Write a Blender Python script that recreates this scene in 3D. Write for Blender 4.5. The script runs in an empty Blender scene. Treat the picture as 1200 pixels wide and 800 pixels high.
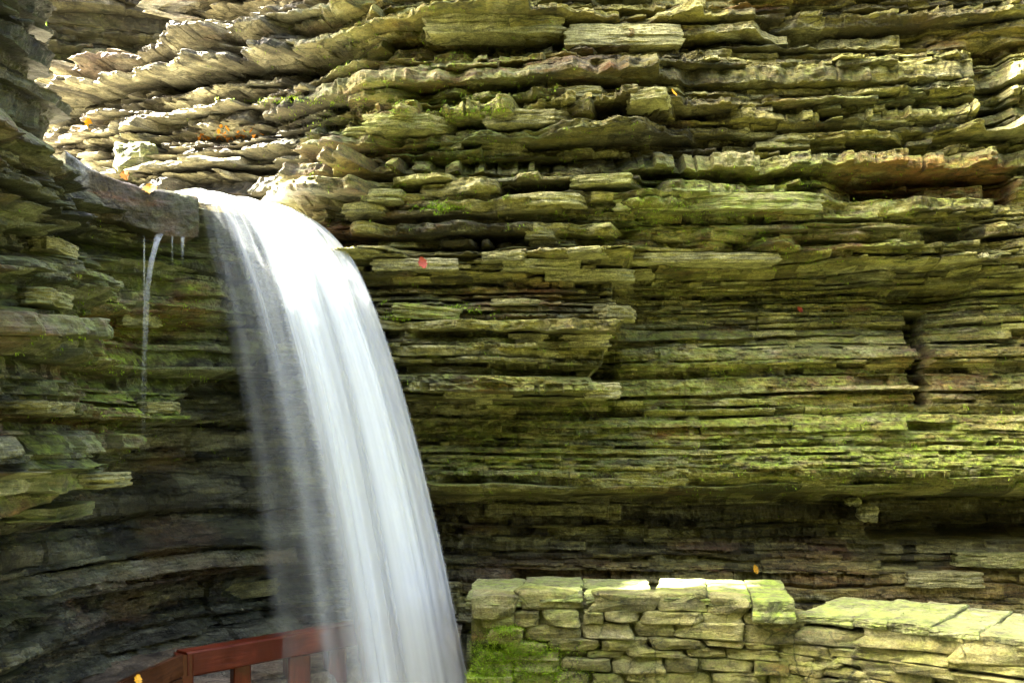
import bpy, math, random
import numpy as np
from mathutils import Vector, Matrix
R_ = math.radians
random.seed(4)

# ---------------------------------------------------------------- camera, world, sun, exposure
scene = bpy.context.scene
COL = scene.collection
F = 1287.0            # focal length in photo pixels (1200 wide)
EYE = 1.6
HOR = 500.0           # horizon row in the photo
cam_d = bpy.data.cameras.new('camera'); cam = bpy.data.objects.new('camera', cam_d); COL.objects.link(cam)
cam_d.sensor_width = 36; cam_d.lens = 36 * F / 1200; cam_d.shift_y = 100 / 1200
cam_d.clip_start = .05; cam_d.clip_end = 500
cam.location = (0, 0, EYE); cam.rotation_euler = (R_(90), 0, 0)
scene.camera = cam

SUN_DIR = Vector((-0.69, 0.05, 0.71)).normalized()
world = bpy.data.worlds.new('World'); scene.world = world; world.use_nodes = True
nt = world.node_tree; nt.nodes.clear()
wo = nt.nodes.new('ShaderNodeOutputWorld'); bg = nt.nodes.new('ShaderNodeBackground'); sk = nt.nodes.new('ShaderNodeTexSky')
sk.sky_type = 'NISHITA'; sk.sun_disc = False
sk.sun_elevation = math.asin(SUN_DIR.z); sk.sun_rotation = math.atan2(SUN_DIR.x, SUN_DIR.y)
sk.dust_density = 10.0; sk.air_density = .55; sk.ozone_density = 1.0
bg.inputs['Strength'].default_value = 0.06
nt.links.new(sk.outputs[0], bg.inputs[0]); nt.links.new(bg.outputs[0], wo.inputs[0])
sd = bpy.data.lights.new('sun', 'SUN'); sd.energy = 5.0; sd.angle = R_(.53); sd.color = (1, .95, .84)
so = bpy.data.objects.new('sun', sd); COL.objects.link(so)
so.rotation_euler = SUN_DIR.to_track_quat('Z', 'Y').to_euler(); so.location = (-10, 5, 20)
vs = scene.view_settings
vs.view_transform = 'Standard'; vs.look = 'None'; vs.gamma = 1; vs.use_curve_mapping = False
vs.exposure = 5.5
scene.cycles.max_bounces = 7; scene.cycles.diffuse_bounces = 3; scene.cycles.transparent_max_bounces = 20
scene.cycles.use_adaptive_sampling = True; scene.cycles.adaptive_threshold = .0025; scene.cycles.adaptive_min_samples = 48
scene.cycles.use_denoising = True

# ---------------------------------------------------------------- helpers
def W(px, py, Y):
    return np.array([(px - 600) / F * Y, Y, EYE + (HOR - py) / F * Y])

def ss(a, b, x):
    t = np.clip((x - a) / (b - a), 0, 1)
    return t * t * (3 - 2 * t)

def _hash(ix, iy, iz, seed):
    h = (ix.astype(np.int64) * 374761393 + iy.astype(np.int64) * 668265263 + iz.astype(np.int64) * 2147483647 + seed * 974634777) & 0xffffffff
    h = ((h ^ (h >> 13)) * 1274126177) & 0xffffffff
    h = ((h ^ (h >> 16)) * 2246822519) & 0xffffffff
    return ((h ^ (h >> 15)) & 0xffff) / 65535.0

def vn2(x, y, seed=0):
    x, y = np.broadcast_arrays(np.asarray(x, float), np.asarray(y, float))
    x0 = np.floor(x); y0 = np.floor(y); fx = x - x0; fy = y - y0
    fx = fx * fx * (3 - 2 * fx); fy = fy * fy * (3 - 2 * fy)
    z = np.zeros_like(x0)
    a = _hash(x0, y0, z, seed); b = _hash(x0 + 1, y0, z, seed); c = _hash(x0, y0 + 1, z, seed); d = _hash(x0 + 1, y0 + 1, z, seed)
    return (a + (b - a) * fx) * (1 - fy) + (c + (d - c) * fx) * fy - .5

def fbm(x, y, seed=0, octv=4, gain=.5):
    r = 0; a = 1.0; s = 0
    for i in range(octv):
        r = r + a * vn2(np.asarray(x) * 2.03 ** i, np.asarray(y) * 2.03 ** i, seed + i * 17); s += a; a *= gain
    return r / s * 2          # about -1..1

def vn3(p, seed=0):
    p = np.asarray(p, float); i = np.floor(p); f = p - i; f = f * f * (3 - 2 * f); r = 0
    for dx in (0, 1):
        for dy in (0, 1):
            for dz in (0, 1):
                w = (f[:, 0] if dx else 1 - f[:, 0]) * (f[:, 1] if dy else 1 - f[:, 1]) * (f[:, 2] if dz else 1 - f[:, 2])
                r = r + w * _hash(i[:, 0] + dx, i[:, 1] + dy, i[:, 2] + dz, seed)
    return r - .5

def fbm3(p, seed=0, octv=3):
    p = np.asarray(p, float); r = 0; a = 1
    for k in range(octv):
        r = r + a * vn3(p * 2.1 ** k, seed + 31 * k); a *= .5
    return r

def make_mesh(name, V, Fq, mat=None, parent=None, smooth=False, paint=None, mats=None, fmat=None):
    """V (n,3); Fq (m,4) array of quads, or a list of polygons."""
    me = bpy.data.meshes.new(name)
    if isinstance(Fq, np.ndarray):
        m, k = Fq.shape
        me.vertices.add(len(V)); me.vertices.foreach_set('co', np.ascontiguousarray(V, np.float32).ravel())
        me.loops.add(m * k); me.loops.foreach_set('vertex_index', np.ascontiguousarray(Fq, np.int32).ravel())
        me.polygons.add(m); me.polygons.foreach_set('loop_start', np.arange(0, m * k, k, dtype=np.int32))
        me.polygons.foreach_set('loop_total', np.full(m, k, np.int32))
    else:
        me.from_pydata([tuple(map(float, v)) for v in V], [], [list(map(int, f)) for f in Fq])
    for m_ in (mats or ([mat] if mat else [])): me.materials.append(m_)
    if fmat is not None: me.polygons.foreach_set('material_index', np.asarray(fmat, np.int32))
    me.update(calc_edges=True)
    if paint is not None:
        at = me.color_attributes.new('paint', 'FLOAT_COLOR', 'POINT')
        at.data.foreach_set('color', np.ascontiguousarray(paint, np.float32).ravel())
    me.polygons.foreach_set('use_smooth', np.full(len(me.polygons), smooth, bool))
    o = bpy.data.objects.new(name, me); COL.objects.link(o)
    if parent: o.parent = parent
    return o

def tag(o, label, cat, group=None):
    o['label'] = label; o['category'] = cat; o['kind'] = 'thing'
    if group: o['group'] = group
    return o

def thing(name, label, cat, loc=(0, 0, 0), group=None):
    o = bpy.data.objects.new(name, None); COL.objects.link(o); o.location = [float(a) for a in loc]; o.empty_display_size = .1
    return tag(o, label, cat, group)

def structure(o): o['kind'] = 'structure'; return o
def stuff(o): o['kind'] = 'stuff'; return o

def grid_faces(r, c, off=0, flip=False):
    i = np.arange(r - 1)[:, None] * c + np.arange(c - 1)[None, :] + off
    q = np.stack([i, i + 1, i + c + 1, i + c], -1).reshape(-1, 4)
    return q[:, ::-1].copy() if flip else q

# ---------------------------------------------------------------- materials
class NT:
    def __init__(s, name):
        s.m = bpy.data.materials.new(name); s.m.use_nodes = True; s.t = s.m.node_tree; s.t.nodes.clear()
        s.out = s.n('ShaderNodeOutputMaterial')
    def n(s, ty, **kw):
        nd = s.t.nodes.new(ty)
        for k, v in kw.items(): setattr(nd, k, v)
        return nd
    def l(s, a, b): s.t.links.new(a, b)
    def setin(s, sock, v):
        if hasattr(v, 'is_output'): s.l(v, sock)
        else: sock.default_value = v
    def noise(s, vec, scale, detail=4, rough=.55, dist=0):
        nd = s.n('ShaderNodeTexNoise'); s.l(vec, nd.inputs['Vector'])
        nd.inputs['Scale'].default_value = scale; nd.inputs['Detail'].default_value = detail
        nd.inputs['Roughness'].default_value = rough; nd.inputs['Distortion'].default_value = dist
        return nd.outputs['Fac']
    def math(s, op, a, b=0.0, clamp=False):
        nd = s.n('ShaderNodeMath', operation=op, use_clamp=clamp); s.setin(nd.inputs[0], a); s.setin(nd.inputs[1], b); return nd.outputs[0]
    def maprange(s, v, a, b, c=0.0, d=1.0):
        nd = s.n('ShaderNodeMapRange'); s.setin(nd.inputs[0], v)
        for i, q in enumerate((a, b, c, d)): nd.inputs[i + 1].default_value = q
        return nd.outputs[0]
    def mix(s, fac, a, b, mode='MIX'):
        nd = s.n('ShaderNodeMix', data_type='RGBA', blend_type=mode); s.setin(nd.inputs[0], fac)
        for sock, v in ((nd.inputs[6], a), (nd.inputs[7], b)):
            if hasattr(v, 'is_output'): s.l(v, sock)
            else: sock.default_value = (*v, 1)
        return nd.outputs[2]
    def ramp(s, fac, stops):
        nd = s.n('ShaderNodeValToRGB'); s.l(fac, nd.inputs[0]); cr = nd.color_ramp
        while len(cr.elements) < len(stops): cr.elements.new(.5)
        for e, (p, c) in zip(cr.elements, stops): e.position = p; e.color = (*c, 1)
        return nd.outputs[0]
    def mapping(s, vec, scale):
        nd = s.n('ShaderNodeMapping'); s.l(vec, nd.inputs[0]); nd.inputs['Scale'].default_value = scale; return nd.outputs[0]
    def bump(s, h, strength=.5, dist=.01, normal=None):
        nd = s.n('ShaderNodeBump'); nd.inputs['Strength'].default_value = strength; nd.inputs['Distance'].default_value = dist
        s.l(h, nd.inputs['Height'])
        if normal: s.l(normal, nd.inputs['Normal'])
        return nd.outputs[0]
    def bsdf(s, col, rough=.8, normal=None, spec=.3):
        nd = s.n('ShaderNodeBsdfPrincipled'); s.setin(nd.inputs['Base Color'], col if hasattr(col, 'is_output') else (*col, 1))
        s.setin(nd.inputs['Roughness'], rough); nd.inputs['Specular IOR Level'].default_value = spec
        if normal: s.l(normal, nd.inputs['Normal'])
        s.l(nd.outputs[0], s.out.inputs[0]); return nd

def rock_material(name, stops, grey_upstream=False, iso=False, moss=(.125, .17, .010), pale=(.46, .44, .27), rust=(.24, .085, .02), zscale=7.0, pale_amt=.55, rust_amt=.6, bumpd=.012):
    m = NT(name)
    co = m.n('ShaderNodeTexCoord').outputs['Object']
    at = m.n('ShaderNodeAttribute', attribute_name='paint'); sep = m.n('ShaderNodeSeparateColor'); m.l(at.outputs['Color'], sep.inputs[0])
    tone, gmoss, wet = sep.outputs[0], sep.outputs[1], sep.outputs[2]; prust = m.math('SUBTRACT', 1.0, at.outputs['Alpha'], True)
    flat = m.mapping(co, (1, 1, zscale))
    a = m.noise(flat, 1.3, 6, .68, .3)
    fac = m.math('ADD', m.math('MULTIPLY', m.maprange(a, .3, .7), .5), m.math('MULTIPLY', m.math('SUBTRACT', tone, .1), .62))
    col = m.ramp(fac, stops)
    # pale lichen and freshly broken faces
    pl = m.maprange(m.noise(m.mapping(co, (1, 1, 3)), 3.1, 6, .7), .54, .68)
    col = m.mix(m.math('MULTIPLY', pl, pale_amt), col, pale)
    rs = m.maprange(m.noise(m.mapping(co, (.6, .6, 4)), 1.7, 6, .7), .58, .72)
    col = m.mix(m.math('MULTIPLY', rs, rust_amt), col, rust)
    col = m.mix(m.math('MULTIPLY', prust, m.maprange(m.noise(flat, 2.7, 6, .7), .3, .5)), col, rust)
    lam = m.maprange(m.noise(m.mapping(co, (1, 1, 1.6 if iso else 13)), 5.0, 7, .7), .32, .66, .5, 1.32)
    # dark mineral streaks and grime
    dk = m.maprange(m.noise(m.mapping(co, (1.5, 1.5, 1.5 if iso else 9)), 2.6, 6, .75), .34, .50, .22, 1.0)
    grain = m.math('MULTIPLY', m.maprange(m.noise(co, 75, 3, .75), .25, .75, .5, 1.45), m.maprange(m.noise(co, 19, 4, .7), .3, .7, .72, 1.25))
    vo = m.n('ShaderNodeTexVoronoi', feature='DISTANCE_TO_EDGE'); vo.inputs['Scale'].default_value = 1.0
    wv = m.n('ShaderNodeVectorMath', operation='ADD'); m.l(m.mapping(co, (5, 5, 5) if iso else (2.6, 2.6, 17)), wv.inputs[0])
    nv_ = m.n('ShaderNodeTexNoise'); nv_.inputs['Scale'].default_value = 6; nv_.inputs['Detail'].default_value = 5; m.l(co, nv_.inputs['Vector']); m.l(nv_.outputs['Color'], wv.inputs[1])
    m.l(wv.outputs[0], vo.inputs['Vector'])
    crack = m.maprange(vo.outputs['Distance'], .0, .05, 0.0, 1.0)
    cmask = m.maprange(m.noise(co, 1.9, 4), .42, .58, 1.0, .0)
    ck = m.math('MAXIMUM', crack, cmask)
    gv = m.math('MULTIPLY', m.math('MULTIPLY', m.math('MULTIPLY', dk, grain), lam), m.maprange(ck, 0, 1, .3, 1.0))
    cc = m.n('ShaderNodeCombineColor')
    for i in range(3): m.l(gv, cc.inputs[i])
    col = m.mix(1.0, col, cc.outputs[0], 'MULTIPLY')
    # moss: where painted, favours upward faces
    geo = m.n('ShaderNodeNewGeometry'); sx = m.n('ShaderNodeSeparateXYZ'); m.l(geo.outputs['Normal'], sx.inputs[0])
    up = m.maprange(sx.outputs[2], -.3, .7, .35, 1.0)
    mn = m.maprange(m.noise(m.mapping(co, (1, 1, 2.2)), 7, 5, .7), .36, .6)
    mf = m.math('MULTIPLY', m.math('MULTIPLY', up, mn), gmoss, True)
    mcol = m.mix(m.maprange(m.noise(co, 22, 4), .35, .65), moss, tuple(min(1, c * 2.3) for c in moss))
    col = m.mix(mf, col, mcol)
    if grey_upstream:      # the beds beyond the lip are a greyer stone
        sp = m.n('ShaderNodeSeparateXYZ'); m.l(co, sp.inputs[0])
        gm = m.math('MULTIPLY', m.maprange(sp.outputs[0], -1.0, -2.0), m.maprange(sp.outputs[2], 2.9, 3.2))
        h2_ = m.n('ShaderNodeHueSaturation'); m.l(col, h2_.inputs['Color']); h2_.inputs['Saturation'].default_value = .55; h2_.inputs['Hue'].default_value = .487
        col = m.mix(gm, col, h2_.outputs[0])
    # some beds are a cooler grey stone
    gb = m.maprange(m.noise(m.mapping(co, (.5, .5, 5)), 1.4, 5, .6), .5, .64)
    hg = m.n('ShaderNodeHueSaturation'); m.l(col, hg.inputs['Color']); hg.inputs['Saturation'].default_value = .5; hg.inputs['Value'].default_value = 1.05
    col = m.mix(m.math('MULTIPLY', gb, .34), col, hg.outputs[0])
    # wet rock
    hsv = m.n('ShaderNodeHueSaturation'); m.l(col, hsv.inputs['Color']); hsv.inputs['Value'].default_value = .68; hsv.inputs['Saturation'].default_value = .78
    wn = m.math('MULTIPLY', wet, m.maprange(m.noise(flat, 2.2, 5, .6), .3, .55, .35, 1), True)
    col = m.mix(wn, col, hsv.outputs[0])
    rough = m.maprange(wn, 0, 1, .9, .13)
    h1 = m.noise(m.mapping(co, (1, 1, 3.5)), 14, 6, .7)
    h2 = m.noise(co, 70, 3, .7)
    nrm = m.bump(ck, .6, bumpd * 1.2); nrm = m.bump(h1, .8, bumpd * 2.4, nrm); nrm = m.bump(h2, .8, bumpd * .7, nrm); nrm = m.bump(m.noise(m.mapping(co, (1, 1, 1.5 if iso else 12)), 8, 5, .65), .7, bumpd * 1.6, nrm)
    m.bsdf(col, rough, nrm, .5)
    return m.m

OLIVE = [(.0, (.022, .017, .003)), (.25, (.068, .052, .010)), (.5, (.172, .145, .028)), (.72, (.32, .285, .070)), (1, (.49, .46, .17))]
SHALE = [(.0, (.010, .009, .005)), (.3, (.042, .040, .019)), (.55, (.115, .112, .050)), (.8, (.24, .24, .115)), (1, (.36, .36, .20))]
DARK = [(.0, (.006, .005, .002)), (.4, (.02, .016, .006)), (.7, (.05, .042, .016)), (1, (.12, .11, .05))]  # palette darkened to put the shade of side wall and bend into the colour
M_cliff = rock_material('strata rock', OLIVE, grey_upstream=True, pale=(.52, .51, .25))
M_shale = rock_material('wet shale', SHALE, pale=(.36, .36, .19), pale_amt=.5, rust_amt=.4)
M_dark = rock_material('shade-darkened wet rock', DARK, pale=(.14, .14, .08), pale_amt=.3, rust_amt=.3)
M_lip = rock_material('lip rock', iso=True, stops=[(0, (.03, .025, .012)), (.35, (.085, .065, .025)), (.65, (.2, .17, .10)), (1, (.45, .46, .42))], zscale=1.2, pale=(.35, .34, .26), pale_amt=.35, rust=(.3, .08, .015), rust_amt=.5)
M_slab = rock_material('pale slab rock', [(0, (.15, .135, .04)), (.4, (.28, .26, .09)), (.7, (.42, .39, .15)), (1, (.55, .52, .24))], pale_amt=.4, rust_amt=.3)
M_stone = rock_material('wall stone', iso=True, stops=[(0, (.06, .05, .012)), (.35, (.15, .13, .033)), (.65, (.26, .23, .07)), (1, (.40, .37, .15))], zscale=1.5, bumpd=.02, moss=(.15, .19, .015), pale=(.46, .44, .2), rust=(.3, .14, .03))
M_cope = rock_material('coping stone', iso=True, stops=[(0, (.09, .085, .03)), (.4, (.17, .165, .07)), (.7, (.26, .255, .12)), (1, (.35, .35, .2))], zscale=1.0, bumpd=.02, moss=(.13, .18, .015), pale_amt=.3, rust_amt=.15)
M_mortar = rock_material('mortar', iso=True, stops=[(0, (.04, .033, .010)), (.5, (.10, .088, .028)), (1, (.2, .18, .07))], zscale=1.0)
M_gravel = rock_material('gravel', iso=True, stops=[(0, (.1, .075, .04)), (.5, (.24, .18, .1)), (1, (.4, .32, .2))], zscale=1.0, bumpd=.02)

# ---------------------------------------------------------------- stratified rock faces
def plan_curve(pts, du):
    P = np.array(pts, float); n = len(P)
    E = np.vstack([2 * P[0] - P[1], P, 2 * P[-1] - P[-2]])
    out = []
    for i in range(n - 1):
        t = np.linspace(0, 1, 200, endpoint=False)[:, None]
        a, b, c, d = E[i], E[i + 1], E[i + 2], E[i + 3]
        out.append(.5 * ((2 * b) + (c - a) * t + (2 * a - 5 * b + 4 * c - d) * t ** 2 + (3 * b - a - 3 * c + d) * t ** 3))
    C = np.vstack(out + [P[-1:]])
    s = np.r_[0, np.cumsum(np.linalg.norm(np.diff(C, axis=0), axis=1))]
    u = np.arange(0, s[-1], du)
    xy = np.stack([np.interp(u, s, C[:, 0]), np.interp(u, s, C[:, 1])], 1)
    k = max(3, int(.25 / du)) | 1
    T = np.gradient(xy, axis=0)
    T = np.stack([np.convolve(np.pad(T[:, j], k // 2, mode='edge'), np.ones(k) / k, 'valid') for j in (0, 1)], 1)
    T /= np.linalg.norm(T, axis=1, keepdims=True)
    return u, xy, np.stack([-T[:, 1], T[:, 0]], 1)

def blocks(u, rng, mean_len, vals, ech=0.0):
    """piecewise linear-sloped random steps along u; returns value, per-block random"""
    L = u[-1] + 1; n = int(L / mean_len * 2.2) + 4
    b = np.cumsum(rng.exponential(mean_len, n) * .75 + mean_len * .25) - mean_len * rng.random()
    idx = np.searchsorted(b, u); idx = np.clip(idx, 0, n - 1)
    lo = np.where(idx > 0, b[np.maximum(idx - 1, 0)], u[0]); t = (u - lo) / np.maximum(b[idx] - lo, 1e-3) - .5
    v = vals(n); sl = rng.normal(0, .35, n)
    return v[idx] + sl[idx] * np.abs(v[idx]).clip(.01, .06) * t * 2 - ech * rng.uniform(0, 1.5, n)[idx] * t, rng.random(n)[idx], idx

def strata(name, plan, zlo, zhi, du, thick, offset, block_sigma, bedamp, paintf, mat, seed, vis=(-9, 9), dip=None, chip=.020):
    rng = np.random.default_rng(seed)
    u, xy, N = plan_curve(plan, du)
    M = len(u); PX = 600 + F * xy[:, 0] / np.maximum(xy[:, 1], .5)
    # beds (thick groups of layers)
    zb = [zlo]; bed_of = []; beds = []
    z = zlo; bi = -1; bed_end = zlo
    while z < zhi:
        if z >= bed_end - 1e-6:
            bt = rng.uniform(.14, .42); bt = bt * (1.35 if bedamp(np.array([150.]))[0] > .2 and z > 3.1 and False else 1.0); beds.append((z, bt)); bed_end = z + bt; bi += 1
        t = thick(z, rng) if vis[0] < z < vis[1] else rng.uniform(.2, .35)
        t = min(t, max(bed_end - z, .018))
        if bed_end - z - t < .012: t = bed_end - z
        bed_of.append(bi); z += t; zb.append(z)
    nb = len(beds)
    bedval = []
    for b in range(nb):
        v, r, _ = blocks(u, rng, rng.uniform(.5, 1.8), lambda n: rng.normal(0, 1, n))
        kk = np.hanning(int(.5 / du) | 1); kk /= kk.sum(); lf_ = np.clip(bedamp(PX) * 3.4 - .3, 0, .5); vsm = np.convolve(np.pad(v, len(kk) // 2, mode='edge'), kk, 'valid')
        bedval.append((v * (1 - lf_) + vsm * lf_, r))
    def warp(z):      # gently wavy bedding
        w = .05 * fbm(u * .45, z * .5, seed + 5, 2) + .014 * fbm(u * 1.3, z * 2.2 + 7, seed + 6, 2) + .004 * fbm(u * 4, z * 7, seed + 7, 2)
        return z + w + (dip(u, z, PX) if dip is not None else 0)
    rowsV = []; rowsP = []
    Yc = np.maximum(xy[:, 1], .5)
    def off_full(z_arr):
        return offset(PX, HOR - (z_arr - EYE) * F / Yc, u, z_arr)
    prev = None
    tk = np.diff(zb); wedge = []
    for k in range(len(zb)):
        tm = min(tk[max(k - 1, 0)], tk[min(k, len(tk) - 1)])
        wedge.append(tm * (.60 * fbm(u * .9, np.full(M, k * 6.1), seed + 70, 2) + .30 * fbm(u * 5.5, np.full(M, k * 4.3), seed + 71, 2)))
    for k in range(len(zb) - 1):
        z0, z1 = zb[k], zb[k + 1]; t = z1 - z0; b = bed_of[k]
        w0 = warp(z0) + wedge[k]; w1 = warp(z1) + wedge[k + 1]
        zm = .5 * (w0 + w1)
        sig = block_sigma(PX, HOR - (zm - EYE) * F / Yc, t)
        def vals(n):
            v = rng.normal(0, .55, n)
            r = rng.random(n)
            v = np.where(r < .12, rng.uniform(.9, 2.6, n), v)
            v = np.where(r > .88, -rng.uniform(.8, 2.0, n), v)
            return v
        ml = max(.10, t * rng.uniform(3.5, 14))
        v1, tone, ids = blocks(u, rng, ml, vals, .9)
        kw = int(rng.choice([1, 3, 7, 15, 31], p=[.12, .18, .28, .24, .18]) * .0078 / du) | 1
        if kw > 1:
            ker = np.hanning(kw + 2)[1:-1]; v1 = np.convolve(np.pad(v1, kw // 2, mode='edge'), ker / ker.sum(), 'valid')
        v1 = v1 + rng.normal(0, .75)
        rag = fbm(u * 2.2, k * 3.7, seed + 50, 3, .5) * 1.15 + .9 * (.35 - np.abs(fbm(u * 4.3, np.full(M, k * 2.9), seed + 55, 3, .55))) * 1.2
        btilt = rng.normal(0, .30, len(u))[0] + (tone - .5) * .8
        bs, bt_ = beds[b]; bv, br = bedval[b]
        S = (.0, .10, .88, 1.0) if t < .020 else ((.0, .10, .5, .9, 1.0) if t < .04 else (.0, .08, .3, .52, .74, .93, 1.0))
        v2, _, _ = blocks(u, rng, rng.uniform(.05, .22), lambda n: rng.normal(0, .40, n)); v2 = v2 * (rng.random() < .45)
        v3, _, _ = blocks(u, rng, rng.uniform(.12, .35), lambda n: rng.normal(0, 1, n))
        if rng.random() < .16 and t < .05: v1 = v1 - 2.2
        A = bedamp(PX); lf = np.clip(A * 3.4 - .3, 0, .7)
        for j, s in enumerate(S):
            zz = w0 + (w1 - w0) * s
            sub = fbm(u * 10, k * 5.1 + s * 2.2 + 0 * u, seed + 60, 3, .6) * .40
            sb = np.clip((z0 + t * s - bs) / bt_, 0, 1)
            nose = .14 + .16 * lf; prof = ss(0, nose, sb) * (1 - .95 * ss(nose + .05, 1.0, sb))
            o = off_full(zz) + A * (prof - .4 + .45 * bv) + sig * (v1 + rag + sub + v2 * (1 - lf)) + .085 * lf * v3
            bev = min(.007, t * .13) * (1 + .8 * vn2(u * 22, k * 9.3 + j, seed + 3))
            if s == 0: o = o - bev
            if s == 1: o = o - bev * 1.5
            o = o + btilt * t * (s - .5) * .6
            o = o + chip * (1 + 2.6 * lf) * fbm(u * (16 - 4 * lf), zz * (26 - 10 * lf), seed + 9, 4, .7) + .55 * chip * (1 + lf) * fbm(u * 50, zz * 70, seed + 12, 2)
            if j == 0 and prev is not None:
                for q in (.5,):
                    om = prev[0] + (o - prev[0]) * q; zq = zz + (.010 * fbm(u * 9, k * 2.2 + q, seed + 14, 3))
                    rowsV.append((om, zq)); rowsP.append((.5 * tone + .5 * prev[1], k))
            rowsV.append((o, zz)); rowsP.append((tone, k))
        prev = (o, tone)
    Rn = len(rowsV)
    V = np.empty((Rn, M, 3), np.float32)
    O = np.array([r[0] for r in rowsV]); Z = np.array([r[1] for r in rowsV])
    V[..., 0] = xy[:, 0] + N[:, 0] * O; V[..., 1] = xy[:, 1] + N[:, 1] * O; V[..., 2] = Z
    T = np.array([r[0] for r in rowsP])
    P = np.zeros((Rn, M, 4), np.float32); P[..., 3] = 1
    PYg = HOR - (Z - EYE) * F / Yc
    P[..., 0] = T
    g, w, *ru = paintf(np.broadcast_to(PX, Z.shape), PYg, u, Z)
    P[..., 1] = g; P[..., 2] = w
    if ru: P[..., 3] = 1 - ru[0]
    o = make_mesh(name, V.reshape(-1, 3), grid_faces(Rn, M, flip=False), mat, paint=P.reshape(-1, 4))
    print(name, Rn, M)
    return structure(o)

def box(PX, PY, l, r, t, b, sl=20, sr=20, st=12, sb=12):
    return ss(l - sl, l + sl, PX) * (1 - ss(r - sr, r + sr, PX)) * ss(t - st, t + st, PY) * (1 - ss(b - sb, b + sb, PY))

def planpx(l): return [W(px, HOR, Y)[:2] for px, Y in l]

# --- the long cliff: right-hand face, running away up the gorge on the left
cliff_plan = planpx([(1750, 7.0), (1420, 8.1), (1200, 8.55), (1000, 8.7), (800, 8.75), (600, 8.75), (500, 8.8), (400, 9.0), (300, 9.35), (180, 9.9), (80, 10.5), (38, 10.9)]) + [np.array([-4.95, 11.5]), np.array([-4.85, 12.3]), np.array([-4.5, 14.5])]

def cliff_off(PX, PY, u, z):
    nz = fbm(u * .8, z * 1.1, 77, 3)
    left = 1 - ss(300, 470, PX)
    right = 1 - left
    under = 312 + 25 * ss(960, 1090, PX) + 8 * np.sin(PX * .02)
    o = right * .36 * (1 - ss(under - 10, under + 10, PY))
    o = o - right * .0011 * np.clip(285 - PY, 0, 400)
    o = o + .16 * box(PX, PY, 640, 1126, 66, 168, 40, 5, 14, 14) - .22 * box(PX, PY, 1132, 1172, 55, 170, 5, 8, 8, 8)
    o = o + .14 * box(PX, PY, 500, 660, 12, 46, 10, 12, 4, 5) - .14 * box(PX, PY, 880, 1080, 30, 62, 10, 10, 8, 5)
    o = o + .12 * box(PX, PY, 400, 800, 205, 262, 60, 30, 12, 8) + .10 * box(PX, PY, 700, 960, 222, 262, 15, 25, 6, 8)
    o = o + .12 * box(PX, PY, 440, 790, 100, 150, 30, 6, 12, 8)
    o = o - .30 * box(PX, PY, 965, 1172, 216, 246, 30, 5, 3, 3)
    o = o - .22 * box(PX, PY, 735, 1115, 318, 398, 15, 25, 14, 22)
    o = o + .56 * box(PX, PY, 380, 712 - .10 * np.clip(PY - 380, -60, 20) + 26 * fbm(z * 4.5, z * 0, 63, 3), 306, 466, 30, 4, 8, 5)
    o = o - .10 * box(PX, PY, 430, 700, 340, 362, 20, 6, 6, 6) - .14 * box(PX, PY, 640, 720, 412, 448, 12, 8, 6, 6)
    o = o + right * .26 * np.exp(-((PY - 548) / 38.) ** 2) + right * .10 * box(PX, PY, 780, 1300, 400, 560, 80, 40, 30, 20)
    o = o - right * .42 * ss(570, 590, PY) + right * .24 * ss(618, 690, PY)
    o = o - .42 * box(PX, PY, 1036, 1260, 586, 634, 8, 20, 4, 5)
    o = o + .16 * box(PX, PY, 1000, 1032, 590, 612, 3, 3, 3, 4)
    o = o - .32 * box(PX + 5 * fbm(z * 9, z * 0, 8, 2), PY, 1066, 1088 - .06 * np.clip(PY - 368, 0, 120), 366, 476, 1.5, 2.5, 3, 3) - .26 * box(PX, PY, 1040, 1130, 318, 352, 20, 12, 6, 12)
    # upper gorge leans back in big steps
    o = o + left * (.30 - .34 * np.clip(z - 3.1, -.3, 5))
    o = o - left * .9 * ss(0, 1, (z - 5.05 - .10 * (PX / 100.)) * 3.0) * (1 - ss(150, 330, PX))
    return o + .07 * nz * right + .12 * nz * left

def cliff_sig(PX, PY, t):
    left = 1 - ss(280, 450, PX)
    s = np.where(PY < 320, .082, .048)
    s = s + .034 * box(PX, PY, 400, 780, 60, 470, 50, 40, 30, 10)
    s = np.where((PY > 330) & (PX > 720), .034, s)
    s = s * (1 - ss(575, 600, PY) * .1)
    s = s * (1 + .1 * left)
    return s * np.clip(t / .045, .6, 1.5)

def cliff_paint(PX, PY, u, z):
    n = fbm(u * .7, z * 1.6, 21, 3)
    g = .30 + .5 * n
    g = g + .55 * box(PX, PY, 720, 970, 210, 290, 30, 60, 20, 20) + .45 * box(PX, PY, 500, 1250, 500, 570, 60, 40, 40, 20)
    g = g + .45 * box(PX, PY, 380, 620, 60, 200, 40, 60, 20, 30) + .25 * box(PX, PY, 740, 1250, 330, 520, 40, 40, 30, 30)
    g = g * (1 - .75 * (1 - ss(280, 420, PX))) * (1 - .7 * ss(575, 600, PY))
    w = .75 * (1 - ss(470, 600, PX)) * ss(300, 420, PY) + .45 * ss(575, 600, PY) * (1 - ss(640, 700, PY)) 
    ru = .9 * box(PX, PY, 985, 1175, 204, 247, 60, 10, 8, 3) + .7 * box(PX, PY, 405, 455, 272, 300, 10, 8, 6, 5) + .6 * box(PX, PY, 790, 870, 638, 652, 20, 20, 6, 6) + .5 * box(PX, PY, 750, 850, 500, 515, 20, 20, 5, 5) + .45 * box(PX, PY, 560, 660, 345, 372, 30, 30, 6, 6)
    ru = ru + .35 * ss(.15, .5, fbm(u * .9 + 3, z * 2.6, 91, 3)) + .35 * box(PX, PY, 550, 760, 660, 690, 30, 30, 8, 8)
    return np.clip(g, 0, 1), np.clip(w, 0, 1), np.clip(ru, 0, 1)

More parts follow.
